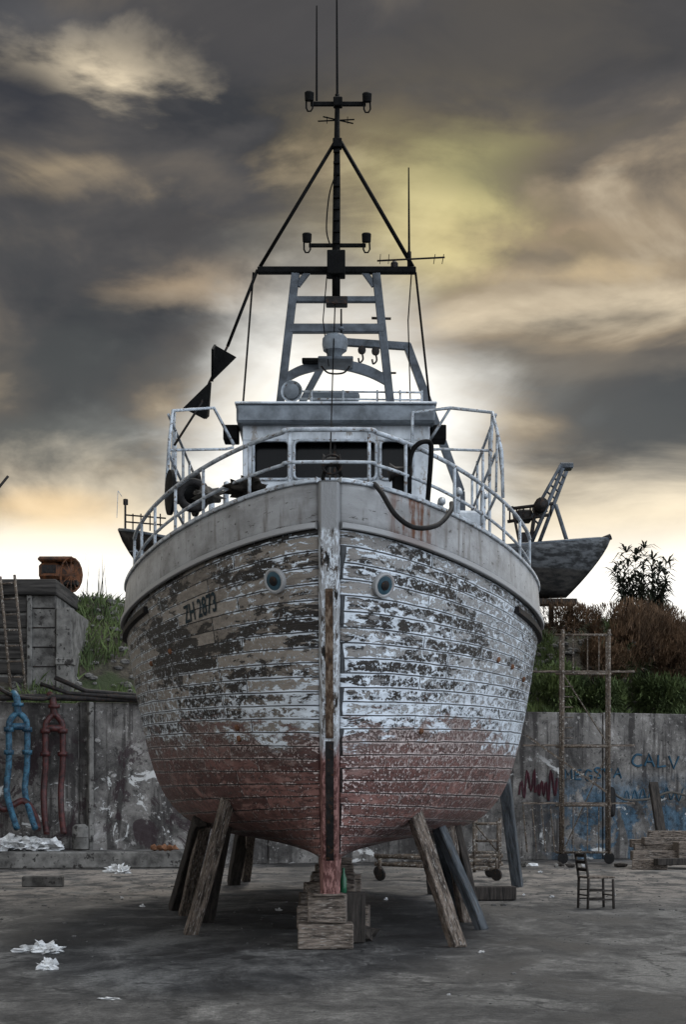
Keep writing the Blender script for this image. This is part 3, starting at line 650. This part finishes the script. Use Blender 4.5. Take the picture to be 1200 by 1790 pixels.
# ------------------------------------------------------------------ left shed
DS=43.6
sh=empty('concrete_shed',S(60,1225,DS))
def sb(n,x0,y0,x1,y1,D,th,mat): return rbox(n,x0,y0,x1,y1,D,th,mat,sh,.02)
sb('wall_body',-160,1040,97,1240,DS+.1,3.2,'conc'); sb('column',97.5,1062,124,1240,DS,3,'conc'); sb('ledge',96,1150,127,1162,DS-.05,.5,'conc')
sb('roof_slab',-165,1012,98,1039.5,DS-.1,3.6,'boards'); 
for i in range(6): sb('louvre_board',-100,1048+i*27,46,1048+i*27+22,DS+.03,.06,'boards')
sb('frame_post',46,1040,55,1235,DS-.02,.11,'conc')
for i in range(5): sb('formwork_line',56,1062+i*34,96.5,1064+i*34,DS+.07,.025,'dark')
ld=empty('ladder',S(30,1200,DS-.3))
def sbt(n,a,b,r,mat,p,seg=8): return tube(n,[a,b],r,mat,p,seg)
sbt('stile',S(0,1008,DS-.25),S(20,1225,DS-.5),.04,'scaf',ld,6); sbt('stile',S(25,1005,DS-.25),S(46,1225,DS-.5),.04,'scaf',ld,6)
for i in range(8):
    u=i/8+.06; sbt('rung',S(0+20*u,1008+217*u,DS-.25-.25*u),S(25+21*u,1005+220*u,DS-.25-.25*u),.025,'scaf',ld,6)
DM=46.5
mx=empty('cement_mixer',S(105,1045,DM))
lathe('drum',[(.30,-.50),(.44,-.42),(.50,-.2),(.50,.15),(.46,.32),(.30,.48),(.24,.47)],S(106,1005,DM+.5),(.95,-.25,.05),'orange',mx,24)
rbox('engine_cover',66,980,104,1014,DM-.2,.9,'orange',mx,.12); rbox('cover_lid',65,972,128,981,DM-.25,1.1,'orange',mx,.05); rbox('opening',72,987,97,1002,DM-.215,.04,'dark',mx,.01)
rbox('frame',70,1014,134,1022,DM-.25,.6,'dark',mx,.01)
for x in(80,122): rbox('frame_leg',x-3,1022,x+3,1060,DM-.1,.12,'dark',mx,.01)
tube('wheel_guard',[S(124+19*math.cos(k*math.pi/8),1005+30*math.sin(k*math.pi/8),DM-.4) for k in range(16)],.03,'orange',mx,5,True)
for k in range(6): an=k*math.pi/6; tube('guard_spoke',[S(124+19*math.cos(an),1005+30*math.sin(an),DM-.4),S(124-19*math.cos(an),1005-30*math.sin(an),DM-.4)],.014,'orange',mx,4)
pp=empty('pipe_run',W(150,1220))
tube('pipe',[W(-80,1222,.1),W(60,1218,.1),W(240,1223,.1),W(262,1230,.1)],.08,'dark',pp); tube('pipe',[W(95,1184,.0),W(150,1208,.1),W(240,1216,.15)],.06,'dark',pp)
tube('pipe',[W(70,1195,.0),W(120,1212,.1),W(240,1220,.25)],.05,'dark',pp); tube('hose',smoothpts([W(-20,1190,0),W(20,1215,.2),W(70,1222,.3),W(95,1216,.3)]),.05,'dark',pp)
def fork(name,cx,mat,top,spread,legs):
    e=empty(name,W(cx,1460,.3)); o=.3
    tube('riser',smoothpts([W(cx-8,top-4,o-.2),W(cx-2,top+6,o),W(cx,top+35,o)],5),.085,mat,e,12)
    for s_ in(-1,1):
        x1=cx+s_*spread; P=[W(cx,top+30,o),W(cx+s_*spread*.8,top+42,o),W(x1,top+60,o),W(x1,top+120,o)]+[W(x1+dx,y,o+d) for dx,y,d in legs]
        tube('branch',smoothpts(P,5),.075,mat,e,12)
        for yy in(top+60,top+100): tube('coupling',[W(x1,yy-4,o),W(x1,yy+4,o)],.12,mat,e,12)
    tube('crosspiece',[W(cx-spread,top+55,o),W(cx+spread,top+55,o)],.085,mat,e,12); tube('flange',[W(cx,top+14,o),W(cx,top+20,o)],.14,mat,e,12)
fork('blue_pipe_manifold',31,'blue',1215,16,[(-4,1380,0),(2,1410,.3),(14,1448,.8)]); fork('red_pipe_manifold',94,'redp',1218,15,[(-3,1380,0),(-2,1420,.2),(2,1458,.5)])
e=empty('red_pipe_stub',W(10,1430,.5)); tube('pipe',smoothpts([W(-15,1390,.5),W(5,1415,.5),W(40,1400,.5),W(60,1425,.7),W(66,1450,1)]),.08,'redp',e,10)
e=empty('steel_drum',W(140,1450,.4)); p=W(140,1450,.6); lathe('body',[(.15,0),(.2,.03),(.2,.30),(.215,.31),(.2,.33),(.2,.55),(.12,.62)],(p.x,p.y,.42),(0,0,1),'conc',e,14)
# ------------------------------------------------------------------ scaffolds
scf=empty('scaffold_tower',G(1020,1509)); DSc=43.6
for D in(DSc,DSc+1.3):
    dx=0 if D==DSc else 10
    for x in(985,1066): tube('standard',[S(x-dx*.4,1100+dx,D),S(x-dx*.4,1500,D)],.042,'scaf',scf,6)
    for y in(1110,1178,1305,1408,1490): tube('ledger',[S(982-dx,y,D),S(1070,y,D)],.032,'scaf',scf,6)
    for x in(1003,1028,1048): 
        tube('frame_bar',[S(x,1110,D),S(x,1178,D)],.018,'scaf',scf,5); tube('frame_bar',[S(x,1408,D),S(x,1490,D)],.016,'scaf',scf,5)
    for k in range(6): tube('frame_rung',[S(985,1200+k*18,D),S(1003,1200+k*18,D)],.016,'scaf',scf,5)
for y in(1110,1178,1305,1408,1490):
    for x in(985,1066): tube('transom_tube',[S(x,y,DSc),S(x-3,y,DSc+1.3)],.024,'scaf',scf,6)
beam('brace',S(920,1285,DSc),S(1062,1385,DSc),.05,.05,'scaf',scf,0); tube('brace',[S(985,1178,DSc),S(1066,1305,DSc)],.018,'scaf',scf,5); tube('brace',[S(1066,1310,DSc+1.3),S(985,1490,DSc+1.3)],.018,'scaf',scf,5)
for y in(1174,1303,1404): 
    beam('outrigger_board',S(915,y,DSc+.6),S(1110,y,DSc+.6),.2,.05,'timber',scf,0,0)
for x in(985,1066):
    for D in(DSc,DSc+1.3): p=S(x,1500,D); lathe('castor',[(.05,-.05),(.13,-.045),(.13,.045),(.05,.05)],(p.x,D,.13),(0,1,0),'rubber',scf,14); tube('castor_fork',[(p.x,D,.13),(p.x,D,.3)],.04,'scaf',scf,6)
tube('side_frame',[S(915,1408,DSc),S(922,1490,DSc)],.02,'scaf',scf,5)
for k in range(5): tube('side_brace',[S(915+k*16,1408,DSc),S(923+k*16,1490,DSc)],.016,'scaf',scf,5)
DT=34.5; tr=empty('scaffold_trolley',G(770,1545))
for D,x0,x1 in((DT,655,875),(DT+1.5,690,880)):
    for y in(1496,1510): tube('rail',[S(x0,y,D),S(x1,y+(10 if D==DT else 0),D)],.042,'scaf',tr,6)
for x in(660,735,800): tube('cross_tube',[S(x,1500,DT),S(x+20,1498,DT+1.5)],.035,'scaf',tr,6)
for x in(830,872): 
    tube('post',[S(x,1435,DT),S(x,1525,DT)],.034,'scaf',tr,6); tube('post',[S(x+3,1430,DT+1.5),S(x+3,1510,DT+1.5)],.034,'scaf',tr,6)
for y in(1440,1470,1490): tube('rung',[S(826,y,DT),S(876,y,DT)],.028,'scaf',tr,6)
tube('brace',[S(830,1440,DT),S(872,1490,DT)],.02,'scaf',tr,5)
for x in(665,868):
    p=S(x,1520,DT)
    for dy in(0,1.5):
        lathe('castor',[(.05,-.03),(.12,-.025),(.12,.025),(.05,.03)],(p.x,DT-.1+dy,.12),(.8,1,0),'dark',tr,16); tube('castor_fork',[(p.x,DT-.1+dy,.12),(p.x,DT-.1+dy,.45)],.03,'scaf',tr,6)
hp=empty('timber_pile',G(1150,1525))
def bx(cx,cy,D,s,rot,mat='timberx'): p=S(cx,cy,D); box('timber',(p.x,D,max(p.z,s[2]/2)),s,mat,hp,rot,.015)
bx(1160,1495,40.5,(1.5,.3,.22),.05);bx(1165,1482,41,(1.5,.35,.2),-.1);bx(1175,1470,41,(1.4,.3,.18),.1);bx(1150,1474,41.6,(1.3,.3,.2),0);bx(1170,1458,41.2,(1.0,.3,.16),-.15);bx(1137,1517,40,(.8,.28,.24),-.25);bx(1215,1490,40.5,(.9,.5,.5),0.1)
bx(1185,1506,39.8,(1.1,.25,.16),.3,'timberd')
beam('leaning_timber',S(1158,1462,42.5),S(1143,1370,43.5),.22,.18,'timberd',hp)
e=empty('timber_offcut',G(860,1572)); box('beam',(G(858,1574).x,G(858,1574).y,.12),(.8,.3,.22),'timberd',e,.1,.015)
e=empty('hanging_tyre',W(1070,1400,.5)); c=W(1070,1402,1.2)
tube('tyre',[c+Vector((.05*math.cos(k*math.pi/10),.10*math.cos(k*math.pi/10),.32*math.sin(k*math.pi/10))) for k in range(20)],.09,'rubber',e,10,True)
e=empty('mooring_rope',W(1130,1390,.3)); tube('rope',smoothpts([W(1072,1385,1.1),W(1095,1398,.6),W(1140,1396,.4),W(1175,1385,.4),W(1230,1400,.4)]),.035,'rope',e,6)
# ------------------------------------------------------------------ chair
ch=empty('chair',G(1043,1588)); cx,cy=ch.location.x,ch.location.y+.05
R_=Matrix.Rotation(math.radians(14),3,'Z')
def cp(x,y,z): v=R_@Vector((x,y,0)); return Vector((cx+v.x,cy+v.y,z))
for y in(-.19,.19):
    tube('back_leg',[cp(-.20,y,0),cp(-.19,y,.45),cp(-.25,y,.84)],.020,'timberd',ch,8); tube('front_leg',[cp(.21,y,0),cp(.20,y,.44)],.020,'timberd',ch,8)
    for z in(.14,.27): tube('side_stretcher',[cp(-.2,y,z),cp(.2,y,z)],.012,'timberd',ch,6)
for x in(-.2,.2): tube('cross_stretcher',[cp(x,-.19,.2),cp(x,.19,.2)],.012,'timberd',ch,6)
for z in(.58,.69,.79):
    xx=-.195-.055*(z-.45)/.39; beam('back_slat',cp(xx,-.19,z),cp(xx,.19,z),.015,.05,'timberd',ch,.003)
a=[cp(-.21,-.21,.45),cp(.22,-.22,.45),cp(.22,.22,.45),cp(-.21,.21,.45)]; mesh('seat',a+[p+Vector((0,0,.03)) for p in a],BF,'timber',ch).modifiers.new('b','BEVEL').width=.008
# ------------------------------------------------------------------ rubbish
def scrap(name,px,py,rx,rz,n=3,mat='scrap'):
    e=empty(name,G(px,py))
    for _ in range(n):
        g=G(px+random.uniform(-rx,rx)*80,py+random.uniform(-3,3)); lump('crumple',g+Vector((0,0,rz*.4)),(rx*random.uniform(.3,.7),rx*random.uniform(.3,.6),rz*random.uniform(.6,1.1)),mat,e,3,.9,2.6,True)
scrap('plastic_scrap',70,1664,.22,.045,7);scrap('plastic_scrap',90,1693,.11,.05,4);scrap('plastic_scrap',198,1524,.25,.08,5);scrap('plastic_scrap',185,1748,.10,.01,1);scrap('plastic_scrap',845,1663,.06,.01,1);scrap('plastic_scrap',783,1741,.03,.008,1)
for _ in range(16):
    scrap('paper_scrap',random.uniform(20,1180),random.uniform(1520,1600),.05,.02,1)
e=empty('concrete_block',G(75,1550)); box('block',(G(75,1550).x,G(75,1550).y,.1),(.75,.3,.2),'conc',e,.03,.02)
e=empty('plastic_sheet',S(40,1465,40.5)); 
for k in range(6): p=S(12+k*14,1452+k*2.4,40.8); lump('fold',(p.x,41,.5+.08*(6-k)/6),(.28,.3,.14),'scrap',e,3,.7,2.2,True)
e=empty('debris',S(280,1470,41))
for k in range(5): p=S(270+k*9,1475,41); lump('bit',(p.x,41,.48),(.1,.1,.08),'rust',e,1,.4,2,True)
e=empty('debris',S(1000,1510,42))
for k in range(14): p=S(random.uniform(880,1200),1505,42+random.uniform(-.8,.8)); lump('bit',(p.x,p.y,.05),(random.uniform(.05,.18),.1,.06),random.choice(['conc','timberd','scrap']),e,1,.4,2,True)
bm=bmesh.new()
for _ in range(1300):
    D=random.uniform(13,42); x=random.uniform(-.21,.21)*D; r=random.uniform(.003,.012)*(1 if D<25 else 1.6)*(2.2 if random.random()<.05 else 1)
    if mnoise.noise(Vector((x*.6,D*.3,0)))<-.05: continue
    ret=bmesh.ops.create_icosphere(bm,subdivisions=1,radius=r)
    for v in ret['verts']: v.co=Vector((v.co.x*1.4,v.co.y,v.co.z*.6))+Vector((x,D,r*.3))
me=bpy.data.meshes.new('gravel'); bm.to_mesh(me); bm.free(); me.materials.append(M['gravel']); o=bpy.data.objects.new('gravel',me); sc.collection.objects.link(o)
# ------------------------------------------------------------------ background boats
def smallboat(name,tip,sgn,L,beam_,zk,mat):
    e=empty(name,tip); vs=[];fs=[];NA=24;NV=8; H=tip.z-zk
    for s_ in(-1,1):
        for i in range(NV+1):
            v=i/NV
            for j in range(NA+1):
                u=j/NA; a=L*u; t=min(u*2.2,1); rake=(1-v)**1.3*H*.75
                b=beam_/2*(1-(1-t)**2)**.7*(v**.5*.9+.1 if v>0 else .02); z=zk+H*v*(1-.26*math.sin(min(u*1.8,1)*math.pi/2)) 
                vs.append(tip+Vector((-sgn*(a+rake*(1-u)),s_*b,0))+Vector((0,0,z-tip.z)))
    for s_ in(0,1):
        base=s_*(NV+1)*(NA+1)
        for i in range(NV):
            for j in range(NA): k=base+i*(NA+1)+j; fs.append((k,k+1,k+NA+2,k+NA+1))
    h=mesh('hull',vs,fs,mat,e,True); m=h.modifiers.new('s','SOLIDIFY'); m.thickness=.05
    for s_ in(0,1):
        for row,r in((NV,.05),(NV-2,.03)):
            b=s_*(NV+1)*(NA+1)+row*(NA+1); tube('gunwale',[vs[b+j] for j in range(NA+1)],r,'greyp',e,6)
    return e
t_=NT('bg_hull_paint'); vv=t_.coord(); x_,y_,z_=t_.sep(vv); nn=t_.noise(t_.map(vv,(1,1,3)),3,7,.65)
M['bgh']=t_.bsdf(t_.mix(t_.ss(z_,8.25,8.35),t_.ramp(nn,[(.4,(.008,.008,.008)),(.6,(.04,.036,.032))]),t_.ramp(nn,[(.42,(.02,.021,.022)),(.6,(.10,.105,.11))])),.7,nn,.5,.03)
DB=50
bb=smallboat('small_fishing_boat',S(1066,942,DB),1,8.5,2.6,S(0,1044,DB).z,'bgh')
def bt_(a,b,r=.05,mat='dark',p=None): return tube('gantry_tube',[S(*a),S(*b)],r,mat,p or bb,6)
for dx,dd in((0,0),(14,1.0)):
    bt_((922+dx,968,DB+dd),(985+dx*.6,818,DB+dd),.06,'greyp'); 
bt_((930,905,DB),(982,812,DB),.05,'greyp')
for k in range(8):
    u=k/8; bt_((930+52*u,905-93*u,DB),(945+50*u,918-95*u,DB+.3),.03,'greyp')
bt_((972,882,DB),(997,962,DB),.06,'greyp'); bt_((888,890,DB),(968,880,DB),.05); bt_((888,912,DB),(960,900,DB),.05); bt_((896,885,DB),(912,965,DB),.04); bt_((938,880,DB),(926,965,DB),.06)
for k in range(7): bt_((892+k*12,890-k*1.4,DB),(892+k*12,911-k*1.6,DB),.025)
rbox('winch',905,890,932,910,DB,.6,'dark',bb,.05); rbox('gantry_head',980,808,1004,818,DB,.5,'greyp',bb,.03); rbox('winch_panel',912,930,930,966,DB,.4,'dark',bb,.03)
tube('net_drum',[S(945,885,DB)+Vector((0,-.4,0)),S(945,885,DB)+Vector((0,.4,0))],.2,'dark',bb,12)
tube('bow_fitting',[S(1052,945,DB),S(1069,938,DB)],.09,'dark',bb,8)
rbox('cradle_beam',925,1046,1010,1056,DB-.5,.6,'timberd',bb,.01)
for x in(940,965,998): rbox('shore_prop',x-4,1056,x+4,1095,DB-.5,.2,'timberd',bb,.01)
e=smallboat('moored_trawler',S(208,926,52),-1,7,2.8,7.2,'dark')
for y in(900,912): tube('rail',[S(218,y,52),S(290,y+6,52)],.025,'dark',e,5)
for x in(218,232,246,262,280): tube('rail_post',[S(x,898,52),S(x,928,52)],.022,'dark',e,5)
tube('mast',[S(219,930,52),S(219,872,52)],.035,'dark',e,5); rbox('mast_lamp',215,872,223,882,52,.12,'dark',e,.01); tube('aerial',[S(206,858,52),S(204,905,52)],.012,'rail',e,4)
tube('aerial',[S(206,858,52),S(213,868,52)],.012,'rail',e,4)
e=empty('jib_pole',S(-10,860,48)); tube('pole',[S(-25,880,48),S(14,832,48)],.04,'dark',e,6); tube('pole_foot',[S(-25,880,48),S(-25,1060,48)],.06,'dark',e,6)
# ------------------------------------------------------------------ world
w=bpy.data.worlds.new('World'); sc.world=w; w.use_nodes=True
T=NT('w',w); d=T.coord('Generated'); dx,dy,dz=T.sep(d)
sky=T.n('ShaderNodeTexSky',sky_type='NISHITA'); sky.sun_disc=False; sky.sun_elevation=math.radians(55); sky.sun_rotation=math.radians(20)
den=T.math('ADD',T.math('MAXIMUM',dz,0),.30)
cb=T.n('ShaderNodeCombineXYZ'); T.l(T.math('DIVIDE',dx,den),cb.inputs[0]); T.l(T.math('DIVIDE',dy,den),cb.inputs[1]); pv=cb.outputs[0]
n1=T.noise(T.map(pv,(1,1,1),loc=(2.3,.7,0)),2.2,6,.5,.3); n2=T.noise(T.map(d,(1,1,2.0),loc=(.4,0,.25)),7,8,.52,.45); n3=T.noise(T.map(d,(1,1,2.2),loc=(5.4,2,.25)),9,8,.55,.4)
nn=T.math('ADD',T.math('MULTIPLY',n1,.45),T.math('MULTIPLY',n2,.55))
nn=T.math('SUBTRACT',nn,T.ss(dz,.30,.44,0,.035))
col=T.ramp(nn,[(.40,(.034,.032,.030)),(.47,(.072,.065,.058)),(.54,(.135,.113,.087)),(.60,(.32,.25,.165)),(.68,(.72,.60,.42))])
def blob(px,py,rx,ry,colr,s_,usen=.5,soft=0.0,outer=1.1,brk=False):
    global col
    c=Vector(((px-600)/F,1,(1400-py)/F)).normalized()
    v=T.vm('SUBTRACT',d,tuple(c)); v=T.vm('MULTIPLY',v,(F/rx,1.5,F/ry)); L=T.vm('LENGTH',v,out='Value')
    L=T.math('ADD',L,T.math('MULTIPLY',T.math('SUBTRACT',n2,.5),usen*5)); L=T.math('ADD',L,T.math('MULTIPLY',T.math('SUBTRACT',n3,.5),usen*4))
    f=T.math('MULTIPLY',T.ss(L,outer,soft),s_)
    if brk: f=T.math('MULTIPLY',f,T.ss(n3,.40,.56,.15,1))
    col=T.mix(f,col,colr)
blob(790,390,340,260,(.38,.29,.135),.75,.5,-.3,1.2); blob(820,340,150,120,(.36,.36,.15),.6,.6,-.3,1.2); blob(780,440,170,120,(.90,.76,.35),.9,.6,-.3,1.2)
blob(190,155,125,85,(1.1,.92,.64),1.0,.9,-.1,1.25); blob(190,300,260,70,(.56,.43,.26),.85,.8,-.3,1.2,True); blob(330,500,180,55,(.52,.38,.23),.75,.8,-.3,1.2,True); blob(1000,410,240,45,(.66,.46,.27),.8,.8,-.3,1.2,True); blob(960,482,290,30,(.80,.61,.35),.85,.8,-.3,1.2)
blob(60,190,130,75,(.026,.025,.027),.97,.5,.1); blob(300,100,220,50,(.05,.047,.044),.5,.8); blob(40,430,170,100,(.055,.053,.049),.9,.5,-.1); blob(300,400,170,50,(.06,.053,.046),.75,.8)
blob(1080,300,250,45,(.038,.035,.033),.92,.6,-.1); blob(960,562,430,45,(.030,.029,.028),.95,.5,-.1); blob(950,90,480,120,(.072,.064,.055),.8,.4,-.2); blob(500,50,320,90,(.065,.058,.052),.8,.5,-.2); blob(60,30,200,50,(.10,.098,.10),.5)
blob(150,640,340,140,(.065,.065,.058),.9,.4,-.1,1.15); blob(1080,740,280,150,(.085,.085,.078),.9,.4,-.1,1.15); blob(980,640,240,30,(.19,.16,.12),.7,.8); blob(120,780,270,60,(.12,.12,.105),.7,.5,0); blob(1130,850,170,50,(.13,.13,.125),.75,.5,0)
hz=T.ss(T.math('ADD',dz,T.math('MULTIPLY',T.math('SUBTRACT',n3,.5),.12)),.205,.135)
col=T.mix(hz,col,(1.05,.90,.66)); col=T.mix(T.ss(dz,.165,.120),col,(1.3,1.27,1.2))
blob(600,800,400,390,(.42,.42,.385),.9,.25,-.1,1.15); blob(600,840,300,330,(1.4,1.37,1.28),1.0,.15,.35,1.2)
blob(40,885,220,40,(1.0,.70,.36),.6,.4,0)
back=T.math('MAXIMUM',T.ss(dy,.45,-.3),T.ss(dz,.5,.8))  # brighter sky added behind the camera, out of view, to front-light the hull
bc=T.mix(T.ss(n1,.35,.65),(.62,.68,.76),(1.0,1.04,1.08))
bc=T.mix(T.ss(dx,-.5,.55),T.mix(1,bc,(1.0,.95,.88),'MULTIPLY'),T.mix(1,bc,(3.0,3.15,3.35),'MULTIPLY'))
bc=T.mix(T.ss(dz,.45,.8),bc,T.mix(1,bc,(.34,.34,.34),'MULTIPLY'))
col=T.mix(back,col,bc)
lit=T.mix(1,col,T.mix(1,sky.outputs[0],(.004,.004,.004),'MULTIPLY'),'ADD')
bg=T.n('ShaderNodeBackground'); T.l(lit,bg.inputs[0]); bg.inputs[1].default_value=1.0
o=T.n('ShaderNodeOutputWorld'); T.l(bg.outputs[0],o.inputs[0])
sd=bpy.data.lights.new('sun','SUN'); sd.energy=1.4; sd.angle=math.radians(12); sd.color=(1,.95,.86); so=bpy.data.objects.new('sun',sd); sc.collection.objects.link(so)
az=math.radians(20); el=math.radians(55); dv=Vector((math.sin(az)*math.cos(el),math.cos(az)*math.cos(el),math.sin(el))); so.rotation_euler=dv.to_track_quat('Z','Y').to_euler()
# ------------------------------------------------------------------ camera
cam=bpy.data.cameras.new('camera'); co=bpy.data.objects.new('camera',cam); sc.collection.objects.link(co); sc.camera=co
co.location=(0,0,CH); co.rotation_euler=(math.radians(90),0,0); cam.sensor_fit='VERTICAL'; cam.sensor_height=24; cam.lens=24*F/1790; cam.shift_y=505/1790; cam.clip_end=6000
sc.view_settings.view_transform='Standard'; sc.view_settings.look='None'; sc.view_settings.exposure=0
